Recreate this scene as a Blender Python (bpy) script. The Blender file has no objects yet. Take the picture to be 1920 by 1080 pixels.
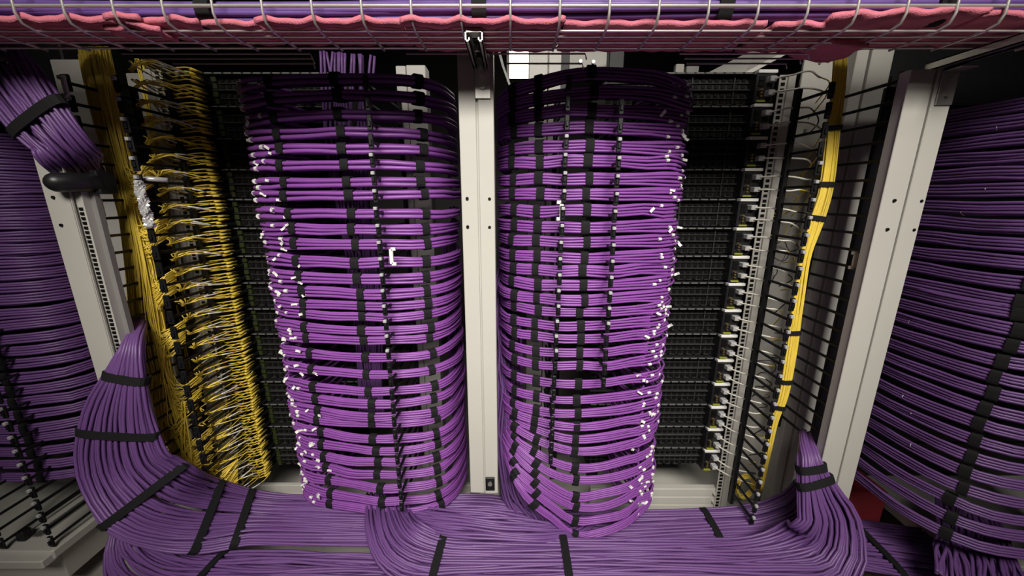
import bpy, math, random
import numpy as np
random.seed(7); rng = np.random.default_rng(7)

# ------------------------------------------------------------------ camera, light, exposure
CZ = 1.20                      # camera height above the floor
F = 700.0                      # focal length in pixels of a 1920 wide frame
PITCH = math.radians(13.75)
SC = bpy.context.scene
cam_d = bpy.data.cameras.new('camera'); cam_d.sensor_width = 36.0; cam_d.lens = F / 1920 * 36.0
cam_d.clip_start = 0.02; cam_d.clip_end = 60
cam = bpy.data.objects.new('camera', cam_d); SC.collection.objects.link(cam)
cam.location = (0, 0, CZ); cam.rotation_euler = (math.pi / 2 - PITCH, 0, 0)
SC.camera = cam
world = bpy.data.worlds.new('world'); SC.world = world; world.use_nodes = True
wb = world.node_tree.nodes['Background']; wb.inputs[0].default_value = (1.0, 0.93, 0.90, 1); wb.inputs[1].default_value = 0.020
def area(name, loc, target, sx, sy, power, col, spread=180):
    l = bpy.data.lights.new(name, 'AREA'); l.shape = 'RECTANGLE'; l.size = sx; l.size_y = sy
    l.energy = power; l.color = col; l.spread = math.radians(spread)
    o = bpy.data.objects.new(name, l); SC.collection.objects.link(o); o.location = loc
    from mathutils import Vector
    o.rotation_euler = (Vector(target) - Vector(loc)).to_track_quat('-Z', 'Y').to_euler()
    return o
area('aisle_light', (0.08, -0.70, CZ + 1.25), (0.04, 0.95, CZ - 0.26), 1.9, 0.8, 27, (1.0, 0.95, 0.87), 60)
SC.view_settings.view_transform = 'Standard'; SC.view_settings.look = 'None'
SC.view_settings.exposure = 0.0; SC.view_settings.gamma = 1.0; SC.view_settings.use_curve_mapping = False

# ------------------------------------------------------------------ helpers
V = lambda *a: np.array(a, float)
cp, sp = math.cos(PITCH), math.sin(PITCH)
def P(px, py, D):
    """point at depth D (metres in front of the camera) seen along a measured direction"""
    a = (px - 960) / F; b = (540 - py) / F
    d = V(a, cp + b * sp, -sp + b * cp)
    p = d * (D / d[1]); p[2] += CZ
    return p
def Zat(py, D): return P(960, py, D)[2]
def proj(p):
    x, y, z = p[0], p[1], p[2] - CZ
    d = y * cp - z * sp; u = y * sp + z * cp
    return 960 + F * x / d, 540 - F * u / d

def nmat(name, col, rough=0.5, metal=0.0, noise=0.0, scale=40, bump=0.0, bscale=200, spec=0.5, emit=None, trans=0.0, alpha=1.0):
    m = bpy.data.materials.new(name); m.use_nodes = True
    nt = m.node_tree; b = nt.nodes['Principled BSDF']
    b.inputs['Base Color'].default_value = (*col, 1); b.inputs['Roughness'].default_value = rough
    b.inputs['Metallic'].default_value = metal; b.inputs['Specular IOR Level'].default_value = spec
    tc = nt.nodes.new('ShaderNodeTexCoord')
    if noise > 0:
        n = nt.nodes.new('ShaderNodeTexNoise'); n.inputs['Scale'].default_value = scale; n.inputs['Detail'].default_value = 4
        nt.links.new(tc.outputs['Object'], n.inputs['Vector'])
        mx = nt.nodes.new('ShaderNodeMix'); mx.data_type = 'RGBA'
        mx.inputs[6].default_value = (*[c * (1 - noise) for c in col], 1)
        mx.inputs[7].default_value = (*[min(1, c * (1 + noise)) for c in col], 1)
        nt.links.new(n.outputs['Fac'], mx.inputs[0]); nt.links.new(mx.outputs[2], b.inputs['Base Color'])
    if bump > 0:
        n2 = nt.nodes.new('ShaderNodeTexNoise'); n2.inputs['Scale'].default_value = bscale; n2.inputs['Detail'].default_value = 3
        nt.links.new(tc.outputs['Object'], n2.inputs['Vector'])
        bp = nt.nodes.new('ShaderNodeBump'); bp.inputs['Strength'].default_value = bump; bp.inputs['Distance'].default_value = 0.002
        nt.links.new(n2.outputs['Fac'], bp.inputs['Height']); nt.links.new(bp.outputs[0], b.inputs['Normal'])
    if emit:
        b.inputs['Emission Color'].default_value = (*emit[0], 1); b.inputs['Emission Strength'].default_value = emit[1]
    if trans: b.inputs['Transmission Weight'].default_value = trans
    if alpha < 1: b.inputs['Alpha'].default_value = alpha
    return m
M = dict(
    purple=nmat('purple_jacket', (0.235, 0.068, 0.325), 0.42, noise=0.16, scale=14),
    trunk=nmat('dull_shaded_purple_jacket', (0.150, 0.066, 0.225), 0.45, noise=0.16, scale=14),  # duller jacket, darkened further with painted shade for trunks and side bundles
    violet=nmat('violet_jacket', (0.135, 0.072, 0.28), 0.42, noise=0.16, scale=14),
    yellow=nmat('yellow_fibre_jacket', (0.84, 0.63, 0.085), 0.4, noise=0.12, scale=30),
    white=nmat('white_powder_coat', (0.49, 0.475, 0.435), 0.42, noise=0.05, scale=9, bump=0.05, bscale=500),
    grey=nmat('grey_steel', (0.30, 0.29, 0.28), 0.45, 0.3, noise=0.12, scale=30),
    zinc=nmat('zinc_steel', (0.55, 0.53, 0.50), 0.32, 0.85, noise=0.15, scale=60),
    wire=nmat('galvanised_wire', (0.62, 0.58, 0.55), 0.38, 0.55, noise=0.12, scale=50),
    black=nmat('black_plastic', (0.007, 0.007, 0.008), 0.45, spec=0.4),
    velcro=nmat('black_hook_and_loop', (0.008, 0.008, 0.009), 0.8, spec=0.3, bump=0.4, bscale=900),
    panel=nmat('panel_black_steel', (0.012, 0.012, 0.013), 0.4, noise=0.2, scale=40),
    panelgrey=nmat('panel_edge_grey', (0.04, 0.04, 0.04), 0.4, 0.3, noise=0.3, scale=80),
    mark=nmat('panel_mark_grey', (0.14, 0.14, 0.135), 0.5),
    port=nmat('port_black', (0.004, 0.004, 0.004), 0.5, spec=0.2),
    paper=nmat('label_paper', (0.80, 0.79, 0.76), 0.6, noise=0.05, scale=300),
    print=nmat('label_print', (0.10, 0.10, 0.10), 0.6),
    clip=nmat('clip_grey', (0.42, 0.42, 0.43), 0.35),
    foam=nmat('pink_foam', (0.60, 0.175, 0.235), 0.9, noise=0.14, scale=60, bump=0.7, bscale=420, spec=0.2),
    moss=nmat('moss_plastic', (0.025, 0.034, 0.008), 0.45),
    brass=nmat('brass', (0.70, 0.50, 0.17), 0.3, 0.9),
    lime=nmat('lime_plastic', (0.28, 0.30, 0.03), 0.4),
    sleeve=nmat('white_sleeve', (0.78, 0.76, 0.66), 0.45, noise=0.1, scale=90),
    wrap=nmat('clear_plastic_wrap', (0.75, 0.75, 0.75), 0.12, 0.4, noise=0.2, scale=60, spec=0.9),
    floor=nmat('floor_tile', (0.34, 0.31, 0.29), 0.5, noise=0.12, scale=20),
    wall=nmat('dark_wall', (0.03, 0.028, 0.03), 0.8, noise=0.2, scale=3),
    ceil=nmat('ceiling_tile', (0.55, 0.53, 0.50), 0.85, noise=0.06, scale=30),
    red=nmat('red_paint', (0.42, 0.03, 0.05), 0.5, noise=0.1, scale=20),
    lamp=nmat('lit_panel', (0.9, 0.88, 0.78), 0.5, emit=((1.0, 0.95, 0.78), 6.0)),
)
COL = SC.collection
def link_mesh(name, verts, faces, mat, parent=None, smooth=False):
    me = bpy.data.meshes.new(name)
    me.from_pydata(np.asarray(verts, float).tolist(), [], faces if isinstance(faces, list) else faces.tolist())
    if smooth: me.polygons.foreach_set('use_smooth', np.ones(len(me.polygons), bool))
    me.materials.append(M[mat]); me.update()
    o = bpy.data.objects.new(name, me); COL.objects.link(o)
    if parent is not None: o.parent = parent
    return o
def tag(o, label=None, cat=None, group=None, kind=None):
    if label: o['label'] = label
    if cat: o['category'] = cat
    if group: o['group'] = group
    if kind: o['kind'] = kind
    return o
def thing(name, label, cat, group=None, loc=(0, 0, 0)):
    o = bpy.data.objects.new(name, None); COL.objects.link(o); o.empty_display_size = 0.02
    o.location = loc
    return tag(o, label, cat, group)
def dup(o, loc, label=None, parent=None):
    c = o.copy(); COL.objects.link(c)
    if loc is not None: c.location = loc
    if parent is not None: c.parent = parent
    if label: c['label'] = label
    for ch in o.children: dup(ch, None, None, c)
    return c
class MB:
    def __init__(s): s.v = []; s.f = []
    def add(s, v, f):
        n = len(s.v); s.v.extend([tuple(map(float, q)) for q in v]); s.f.extend([[i + n for i in q] for q in f]); return s
    def box(s, x0, x1, y0, y1, z0, z1, b=0.0):
        x0, x1 = sorted((x0, x1)); y0, y1 = sorted((y0, y1)); z0, z1 = sorted((z0, z1))
        if b <= 0:
            v = [(x, y, z) for x in (x0, x1) for y in (y0, y1) for z in (z0, z1)]
            return s.add(v, [(0, 1, 3, 2), (4, 6, 7, 5), (0, 4, 5, 1), (2, 3, 7, 6), (0, 2, 6, 4), (1, 5, 7, 3)])
        # chamfered box: three loops of 8 in z
        def ring(z, i):
            return [(x0 + i + b, y0 + i, z), (x1 - i - b, y0 + i, z), (x1 - i, y0 + i + b, z), (x1 - i, y1 - i - b, z),
                    (x1 - i - b, y1 - i, z), (x0 + i + b, y1 - i, z), (x0 + i, y1 - i - b, z), (x0 + i, y0 + i + b, z)]
        rs = [ring(z0, b), ring(z0 + b, 0), ring(z1 - b, 0), ring(z1, b)]
        f = []
        for k in range(3):
            for i in range(8): j = (i + 1) % 8; f.append((k * 8 + i, k * 8 + j, k * 8 + 8 + j, k * 8 + 8 + i))
        f.append(tuple(range(7, -1, -1))); f.append(tuple(range(24, 32)))
        return s.add([p for r in rs for p in r], f)
    def cyl(s, a, b, r, n=10, r2=None):
        v, f = tube(np.array([a, b], float), r, n, caps=True, r_end=r2)
        return s.add(v, f)
    def tube(s, pts, r, n=6):
        v, f = tube(np.asarray(pts, float), r, n, caps=True); return s.add(v, f)
    def build(s, name, mat, parent=None, smooth=False): return link_mesh(name, s.v, s.f, mat, parent, smooth)

_fc = {}
def tube_faces(N, n, caps):
    k = (N, n, caps)
    if k not in _fc:
        f = []
        for i in range(N - 1):
            for j in range(n):
                q = (j + 1) % n; f.append((i * n + j, i * n + q, i * n + n + q, i * n + n + j))
        if caps: f.append(tuple(range(n - 1, -1, -1))); f.append(tuple((N - 1) * n + j for j in range(n)))
        _fc[k] = f
    return _fc[k]
def frames(pts):
    t = np.gradient(pts, axis=0); t /= np.linalg.norm(t, axis=1)[:, None] + 1e-12
    ref = V(0, 0, 1) if abs(t[0][2]) < 0.8 else V(1, 0, 0)
    n = np.empty_like(pts); a = ref - t[0] * ref.dot(t[0]); a /= np.linalg.norm(a); n[0] = a
    for i in range(1, len(pts)):
        a = a - t[i] * a.dot(t[i]); a /= np.linalg.norm(a) + 1e-12; n[i] = a
    return t, n, np.cross(t, n)
def tube(pts, r, n=6, caps=True, r_end=None):
    t, a, b = frames(pts)
    th = np.arange(n) * 2 * math.pi / n
    rr = np.full(len(pts), r) if r_end is None else np.linspace(r, r_end, len(pts))
    v = pts[:, None, :] + rr[:, None, None] * (np.cos(th)[None, :, None] * a[:, None, :] + np.sin(th)[None, :, None] * b[:, None, :])
    return v.reshape(-1, 3), tube_faces(len(pts), n, caps)
def spline(ctrl, N):
    """Catmull-Rom through ctrl (K x d), chord-length stepped"""
    c = np.asarray(ctrl, float); K = len(c)
    e = np.vstack([2 * c[0] - c[1], c, 2 * c[-1] - c[-2]])
    seg = np.linalg.norm(np.diff(c[:, :3], axis=0), axis=1); L = np.concatenate([[0], np.cumsum(seg)])
    s = np.linspace(0, L[-1], N); i = np.clip(np.searchsorted(L, s, 'right') - 1, 0, K - 2)
    u = ((s - L[i]) / np.maximum(seg[i], 1e-9))[:, None]
    p0, p1, p2, p3 = e[i], e[i + 1], e[i + 2], e[i + 3]
    return 0.5 * (2 * p1 + (p2 - p0) * u + (2 * p0 - 5 * p1 + 4 * p2 - p3) * u ** 2 + (3 * p1 - p0 - 3 * p2 + p3) * u ** 3)
def cable(name, ctrl, r, mat, parent, N=28, n=6):
    v, f = tube(spline(ctrl, N), r, n)
    return link_mesh(name, v, f, mat, parent, True)
def strap(c, t, a, ha, hb, parent, bw=0.008, th=0.0016, mat='velcro', name='strap'):
    t = t / np.linalg.norm(t); a = a - t * a.dot(t); a /= np.linalg.norm(a); b = np.cross(t, a)
    n = 18; v = []
    for (e, s) in ((th, -1), (th, 1), (-th, 1), (-th, -1)):
        for k in range(n):
            w = 2 * math.pi * k / n; cx, cy = math.cos(w), math.sin(w)
            q = 0.62
            v.append(c + t * bw * s + a * (ha + e) * math.copysign(abs(cx) ** q, cx) + b * (hb + e) * math.copysign(abs(cy) ** q, cy))
    f = []
    for l in range(4):
        for k in range(n):
            j = (k + 1) % n; m = (l + 1) % 4; f.append((l * n + k, l * n + j, m * n + j, m * n + k))
    return link_mesh(name, v, f, mat, parent, False)
ORD = ['topmost', 'second', 'third', 'fourth', 'fifth', 'sixth', 'seventh', 'eighth', 'ninth', 'tenth', 'eleventh', 'twelfth', 'thirteenth',
       'fourteenth', 'fifteenth', 'sixteenth', 'seventeenth', 'eighteenth', 'nineteenth', 'twentieth', 'twenty-first', 'twenty-second',
       'twenty-third', 'twenty-fourth', 'twenty-fifth', 'twenty-sixth', 'twenty-seventh', 'twenty-eighth', 'twenty-ninth', 'thirtieth',
       'thirty-first', 'thirty-second', 'thirty-third', 'thirty-fourth']
def nth(k, n):
    if k == 0: return 'topmost'
    if k == n - 1: return 'lowest'
    return ORD[k] + ' from top'

# ------------------------------------------------------------------ the room
zr = lambda h: CZ + h                         # height relative to the camera
def struct(name, mb, mat): return tag(mb.build(name, mat), kind='structure')
struct('floor', MB().box(-3.2, 3.2, -1.6, 2.8, -0.05, 0.0), 'floor')
struct('wall_back', MB().box(-3.2, 3.2, 2.8, 2.86, 0.0, 2.75), 'wall')
struct('wall_left', MB().box(-3.26, -3.2, -1.6, 2.86, 0.0, 2.75), 'wall')
struct('wall_right', MB().box(3.2, 3.26, -1.6, 2.86, 0.0, 2.75), 'wall')
struct('ceiling', MB().box(-3.26, 3.26, -1.6, 2.86, 2.75, 2.80), 'ceil')

# ------------------------------------------------------------------ rack posts
def post(x0, x1, D, label, holes, z0=zr(-1.12), z1=zr(0.36), side=0.09, split=0.52, groove=0.004, foot=False):
    root = thing('rack_post', label, 'rack post', 'white rack posts', ((x0 + x1) / 2, D, z0))
    o = V((x0 + x1) / 2, D, z0); w = x1 - x0; xs = x0 + w * split
    def b(name, mat, *bx, bev=0.0):
        m = MB().box(*bx, b=bev); m.v = [tuple(np.array(q) - o) for q in m.v]; return m.build(name, mat, root)
    b('post_core', 'white', x0 + 0.002, x1 - 0.002, D + 0.004, D + side, z0, z1)
    b('face_strip', 'white', x0, xs - groove / 2, D, D + 0.004, z0, z1, bev=0.0012)
    b('face_strip', 'white', xs + groove / 2, x1, D - 0.002, D + 0.004, z0, z1, bev=0.0012)
    if foot:                      # the post stands on an arm that reaches back to a leg behind the floor trunk
        b('foot_arm', 'white', x0 + 0.004, x1 - 0.004, D + side, 1.12, z0 + 0.002, z0 + 0.05)
        b('rear_leg', 'white', x0 + 0.004, x1 - 0.004, 1.05, 1.12, zr(-1.125), z0 + 0.002)
    for hx, hz in holes:
        m = MB().cyl((hx, D - 0.0032, hz), (hx, D + 0.003, hz), 0.0034, 12); m.v = [tuple(np.array(q) - o) for q in m.v]
        m.build('bolt_hole', 'port', root)
    return root
def xat(px, py, D): return P(px, py, D)[0]
DP = 0.85
cx0, cx1 = xat(866, 400, DP), xat(928, 400, DP)
post(cx0, cx1, DP, 'white central rack post standing between the two columns of purple bundles',
     [(xat(px, py, DP), Zat(py, DP)) for px, py in ((876, 372), (918, 373), (877, 425), (918, 426))], z0=Zat(924, DP), foot=True)
rx0, rx1 = xat(1648, 400, DP), xat(1728, 400, DP)
post(rx0, rx1, DP, 'white rack post right of the fingered cable manager, with four bolt holes',
     [(xat(px, py, DP), Zat(py, DP)) for px, py in ((1676, 376), (1726, 377), (1663, 430), (1712, 431))], z1=zr(0.254), side=0.027, split=0.55)
lx0, lx1 = xat(92, 400, DP), xat(142, 400, DP)
lp = post(lx0, lx1, DP, 'white rack post at left beside the black round peg, with a strip of square holes',
     [(xat(101, 370, DP), Zat(370, DP)), (xat(116, 422, DP), Zat(422, DP))], z1=zr(0.254), side=0.012, split=0.93)
m = MB(); z = zr(-0.03)
while z > zr(-0.62):
    m.box(lx1 + 0.0045, lx1 + 0.0125, DP + 0.004, DP + 0.0062, z, z + 0.0065); z -= 0.0105
pl = MB().box(lx1 + 0.001, lx1 + 0.017, DP + 0.0062, DP + 0.03, zr(-0.64), zr(0.02))
def sub(mb, name, mat, root):
    o = V(*root.location); mb.v = [tuple(np.array(q) - o) for q in mb.v]; return mb.build(name, mat, root)
sub(pl, 'square_hole_rail', 'white', lp); sub(m, 'square_holes', 'port', lp)
sub(MB().box(lx1 + 0.016, lx1 + 0.028, DP + 0.022, DP + 0.034, zr(-0.75), zr(0.02)), 'inner_flange', 'grey', lp)
# foot plate with a bolt at the bottom of the central post
fp = thing('foot_bracket', 'small black bracket with a bolt at the foot of the central post', 'bracket', None, (0, 0, 0))
q = P(919, 905, DP - 0.004)
MB().box(q[0] - 0.012, q[0] + 0.012, DP - 0.008, DP - 0.0025, q[2] - 0.022, q[2] + 0.018, b=0.001).build('plate', 'black', fp)
MB().cyl((q[0], DP - 0.011, q[2]), (q[0], DP - 0.007, q[2]), 0.006, 12).build('bolt', 'zinc', fp)

# upright white rails further back
def upright(name, px0, px1, py, D, h0, h1, label, depth=0.05, fold=None, mat='white'):
    x0, x1 = xat(px0, py, D), xat(px1, py, D)
    root = thing(name, label, 'upright', None, ((x0 + x1) / 2, D, zr(h0)))
    if fold is None: sub(MB().box(x0, x1, D, D + depth, zr(h0), zr(h1), b=0.002), 'rail_face', mat, root)
    else:
        xf = x0 + (x1 - x0) * fold
        sub(MB().box(x0, xf - 0.0015, D + 0.006, D + depth, zr(h0), zr(h1), b=0.0015), 'rail_face', mat, root)
        sub(MB().box(xf + 0.0015, x1, D, D + depth, zr(h0), zr(h1), b=0.0015), 'rail_face', mat, root)
    return root
upright('rear_upright', 752, 806, 300, 1.17, -1.1, 0.36, 'white upright glimpsed behind the purple bundles left of the centre post', fold=0.35)
upright('rear_upright', 990, 1046, 350, 1.20, -1.1, 0.46, 'pale upright rising behind the purple bundles right of the centre post', fold=0.6)
upright('mid_upright', 1552, 1612, 400, 1.10, -1.12, 0.40, 'wide white folded upright behind the outer fingers of the right cable manager', fold=0.36)
upright('duct_side', 1613, 1655, 400, 1.0, -1.1, 0.26, 'black side of the cable duct between the outer fingers and the right post', depth=.012, mat='black')
r1 = upright('back_plate', 1478, 1545, 300, 1.17, -1.10, 0.40, 'light grey back plate behind the loose yellow leads at right', depth=0.01)
for py in (117, 245, 395):
    q = P(1537 - (py - 117) * 0.22, py, 1.169); sub(MB().cyl(q, q - V(0, 0.004, 0), 0.004, 10), 'screw', 'zinc', r1)
upright('back_plate', 168, 262, 400, 1.125, -1.05, 0.36, 'grey back plate behind the outer fingers of the left cable manager', depth=0.01)
upright('back_plate', 315, 352, 500, 1.24, -1.06, 0.36, 'dim grey back plate behind the yellow fibre rows', depth=0.01)

def hole_rail(px, py, D, h0, h1, w, label, flange):
    x = xat(px, py, D)
    root = thing('mounting_rail', label, 'rail', 'square-hole mounting rails', (x, D, zr(h0)))
    sub(MB().box(x - w / 2, x + w / 2, D, D + 0.002, zr(h0), zr(h1)), 'rail_strip', 'white', root)
    if flange:
        xe = x + math.copysign(w / 2, flange)
        sub(MB().box(xe, xe + flange, D - 0.006, D + 0.02, zr(h0), zr(h1), b=0.001), 'rail_flange', 'white', root)
    m = MB(); z = zr(h0) + 0.008; k = 0
    while z < zr(h1) - 0.01:
        m.box(x - 0.0055, x + 0.0055, D - 0.0008, D + 0.001, z, z + 0.0085); z += 0.0148 if k % 3 else 0.0125; k += 1
    sub(m, 'square_holes', 'port', root)
    return root
hole_rail(1414, 500, 1.118, -1.09, 0.32, 0.021, 'white rail with square holes beside the black panels at right', 0.020)
hole_rail(368, 500, 1.142, -1.04, 0.34, 0.026, 'white rail with square holes behind the yellow fibre rows', -0.02)

# base beams
def slab(name, label, cat, bx, mat='white', b=0.003): return tag(MB().box(*bx, b=b).build(name, mat), label, cat)
slab('rack_plinth', 'white rack base plate under the two bays behind the trunk cables', 'base plate', (-1.25, 1.05, 0.97, 1.45, zr(-1.15), zr(-1.125)))
for k in range(3):
    zt = zr(-1.012) - 0.034 * k
    r = thing('blanking_plate', nth(k, 3) + ' of three white blanking panels below the black panels at right', 'blank panel', 'blanking panels', (0.55, 1.13, zt - 0.032))
    sub(MB().box(0.28, 0.742, 1.122, 1.145, zt - 0.032, zt, b=0.0015), 'plate', 'white', r)
    sub(MB().cyl((0.722, 1.113, zt - 0.016), (0.722, 1.124, zt - 0.016), 0.006, 10), 'screw', 'white', r)
for k in range(2):
    zt = zr(-1.012) - 0.034 * k
    r = thing('blanking_plate', ('upper' if k == 0 else 'lower') + ' white blanking panel below the yellow fibre panels at left', 'blank panel', 'blanking panels', (-0.7, 1.14, zt - 0.032))
    sub(MB().box(-0.95, -0.15, 1.14, 1.155, zt - 0.032, zt, b=0.0015), 'plate', 'white', r)
    sub(MB().cyl((-0.66, 1.132, zt - 0.016), (-0.66, 1.142, zt - 0.016), 0.005, 10), 'screw', 'port', r)

# ------------------------------------------------------------------ black panels
NU = 15; Z0 = zr(0.249); PU = 0.0845
def unit_z(k): return Z0 - PU * (k - 1)       # top of unit k
def panel_unit(x0, x1, name, label, cat, group, fibre):
    D = 1.150
    root = thing(name, label, cat, group, (0, 0, 0))
    h = PU
    MB().box(x0, x1, D + 0.006, D + 0.2, -h + 0.002, -0.001).build('body', 'panel', root)
    MB().box(x0, x1, D - 0.014, D + 0.006, -0.007, -0.001, b=0.001).build('top_lip', 'panel', root)
    m = MB(); n = 17; w = (x1 - x0) / n
    for i in range(n): m.box(x0 + w * (i + 0.12), x0 + w * (i + 0.88), D - 0.0155, D - 0.0135, -0.0058, -0.0022)
    m.build('lip_marks', 'mark', root)
    MB().box(x0, x1, D - 0.006, D + 0.006, -0.046, -0.042, b=0.0008).build('middle_bar', 'panelgrey', root)
    for zz in (-0.025, -0.064): MB().box(x0, x1, D + 0.001, D + 0.006, zz - 0.0012, zz + 0.0012).build('row_bar', 'panelgrey', root)
    for xx in (0.27, 0.53, 0.79):
        xm = x0 + (x1 - x0) * xx; MB().box(xm - 0.0016, xm + 0.0016, D - 0.002, D + 0.006, -h + 0.004, -0.007).build('divider', 'panelgrey', root)
    for zz in (-0.016, -0.034, -0.055, -0.074):
        m = MB()
        for i in range(24):
            xx = x0 + (x1 - x0) * (i + 0.5) / 24; m.box(xx - 0.0058, xx + 0.0058, D + 0.003, D + 0.006, zz - 0.005, zz + 0.005)
            m.box(xx - 0.003, xx + 0.003, D + 0.0015, D + 0.003, zz - 0.005, zz - 0.003)
        m.build('port_row', 'port', root)
    m = MB(); n = 16; w = (x1 - x0) / n
    for i in range(n): m.box(x0 + w * (i + 0.1), x0 + w * (i + 0.7), D - 0.0005, D + 0.006, -h + 0.003, -h + 0.0055)
    m.build('foot_marks', 'panelgrey', root)
    if not fibre:
        MB().box(x1 - 0.052, x1, D - 0.030, D + 0.006, -h + 0.004, -0.009, b=0.001).build('end_block', 'panel', root)
        MB().box(x1 - 0.050, x1 + 0.002, D - 0.034, D - 0.014, -0.009, -0.0005, b=0.001).build('label_strip', 'paper', root)
        for zz in (-0.022, -0.036, -0.058):
            MB().box(x1 - 0.045, x1 - 0.029, D - 0.033, D - 0.029, zz - 0.0055, zz + 0.0055).build('port_socket', 'port', root)
        for zz in (-0.050, -0.058, -0.066):
            MB().cyl((x1 - 0.036, D - 0.036, zz), (x1 - 0.036, D - 0.028, zz), 0.0028, 8).build('brass_contact', 'brass', root)
        MB().box(x1 - 0.046, x1 - 0.022, D - 0.034, D - 0.028, -h + 0.004, -h + 0.0085).build('lime_tab', 'lime', root)
        for zz in (-0.026, -0.060):
            m = MB().box(x1 - 0.024, x1 - 0.006, D - 0.048, D - 0.028, zz - 0.007, zz + 0.007, b=0.0015)
            m.build('clear_plug', 'wrap', root)
    else:
        for zz in (-0.016, -0.034, -0.055, -0.074):
            m = MB()
            for i in range(6):
                xx = x0 + 0.018 + i * 0.0215
                m.box(xx - 0.007, xx + 0.007, D - 0.006, D + 0.006, zz - 0.0065, zz + 0.0065)
            m.build('adapter_row', 'moss', root)
    return root
RX0, RX1 = 0.264, 0.716; LX0, LX1 = -0.955, -0.50
pr = panel_unit(RX0, RX1, 'patch_unit', 'x', 'patch panel', 'black panels right of the purple bundles', False)
pf = panel_unit(LX0, LX1, 'fibre_shelf', 'x', 'fibre panel', 'black fibre panels behind the yellow leads', True)
for k in range(NU):
    lr = 'black patch panel, ' + nth(k, NU) + ' in the stack beside the square-hole rail at right'
    ll = 'black fibre panel, ' + nth(k, NU) + ' in the stack where the yellow leads plug in'
    for src, lab in ((pr, lr), (pf, ll)):
        if k == 0: src.location = (0, 0, unit_z(0)); src['label'] = lab
        else: dup(src, (0, 0, unit_z(k)), lab)

# ------------------------------------------------------------------ finger managers
def finger_row(name, label, X, Dt, Db, h_top, n, pitch, lean=0.0, spine=True, clips=None, capw=0.006, rodr=0.0032):
    root = thing(name, label, 'cable manager', None, (X, Db, zr(h_top) - n * pitch))
    o = V(*root.location)
    if spine: sub(MB().box(X - 0.006, X + 0.006, Db, Db + 0.012, zr(h_top) - n * pitch, zr(h_top) + 0.03, b=0.001), 'spine', 'black', root)
    rod = MB().box(-rodr, rodr, -(Db - Dt), 0, -rodr, rodr, b=0.001)
    rod.box(-capw, capw, -(Db - Dt) - 0.006, -(Db - Dt) + 0.001, -pitch * 0.42, pitch * 0.42, b=0.0015)
    rod.box(-capw * 0.55, capw * 0.55, -(Db - Dt) - 0.010, -(Db - Dt) - 0.005, -pitch * 0.22, pitch * 0.10, b=0.001)
    first = rod.build('finger', 'black', root)
    clip = MB().box(-0.0042, 0.0042, -(Db - Dt) - 0.013, -(Db - Dt) - 0.004, pitch * 0.16, pitch * 0.36, b=0.0012).build('clip', 'clip', None)
    for k in range(n):
        f = first if k == 0 else first.copy()
        if k: COL.objects.link(f); f.parent = root
        f.location = (lean * k + random.uniform(-.001, .001), 0, zr(h_top) - k * pitch - o[2])
        if clips is None or clips(k):
            c = clip if clip.parent is None else clip.copy()
            if c is not clip: COL.objects.link(c)
            c.parent = f
    return root
fp_ = 0.0423
finger_row('finger_manager', 'black finger row at the outer left, left of the yellow fibre waterfall', -0.985, 0.915, 1.06, 0.245, 27, fp_)
finger_row('finger_manager', 'black finger row between the yellow waterfall and the yellow fibre rows', -0.885, 0.925, 1.05, 0.245, 29, fp_, clips=lambda k: k < 8, capw=0.0075)
finger_row('finger_manager', 'black finger row with grey clips beside the yellow trunk at right', 0.728, 0.935, 1.032, 0.235, 29, fp_, clips=lambda k: k > 3)
finger_row('finger_manager', 'black finger row with grey clips at the outer right, next to the right post', 0.862, 0.915, 1.065, 0.250, 23, fp_, clips=lambda k: k > 3)
finger_row('finger_manager', 'black finger row in front of the purple column left of the centre post', -0.312, 0.882, 1.12, 0.235, 29, 0.0388, spine=True, clips=lambda k: 3 < k < 17, capw=0.0055)
finger_row('finger_manager', 'long black finger row in front of the purple column right of the centre post', 0.122, 0.882, 1.12, 0.235, 25, 0.0388, clips=lambda k: 2 < k < 17, capw=0.0055, lean=-0.0007)
finger_row('finger_manager', 'short black finger row over the middle of the right purple column', 0.238, 0.884, 1.12, 0.190, 18, 0.0388, clips=lambda k: 1 < k < 14, capw=0.0055)
finger_row('finger_manager', 'black finger row over the dark bundles beyond the left post', -1.345, 0.885, 1.12, -0.30, 17, 0.0423, clips=lambda k: True)
finger_row('finger_manager', 'black finger row nearest the left edge over the white base', -1.475, 0.875, 1.12, -0.55, 11, 0.0423, clips=lambda k: True)

# white latch brackets
def latch(px, py, D, label, s=1.0, flip=1):
    q = P(px, py, D); r = thing('latch_bracket', label, 'bracket', 'white latch brackets', tuple(q))
    MB().box(-0.0045 * s, 0.0045 * s, -0.003, 0.003, -0.018 * s, 0.018 * s, b=0.001).build('plate', 'paper', r)
    for sg in (-1, 1):
        MB().box(0, flip * 0.011 * s, -0.003, 0.003, sg * 0.018 * s - 0.004, sg * 0.018 * s + 0.004, b=0.0008).build('arm', 'paper', r)
    return r
latch(734, 481, 0.885, 'white latch bracket on the finger row of the left purple column', 1.0)
latch(1053, 395, 0.885, 'white latch bracket on the finger row of the right purple column', 1.05, -1)
latch(1603, 488, 0.91, 'white latch bracket on the outer right finger row', 1.0, -1)
latch(190, 390, 0.91, 'pale latch bracket on the outer left finger row below the black peg', 1.1, -1)
latch(122, 162, 0.90, 'white latch bracket on the outer left finger row near the top', 1.0, -1)

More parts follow.
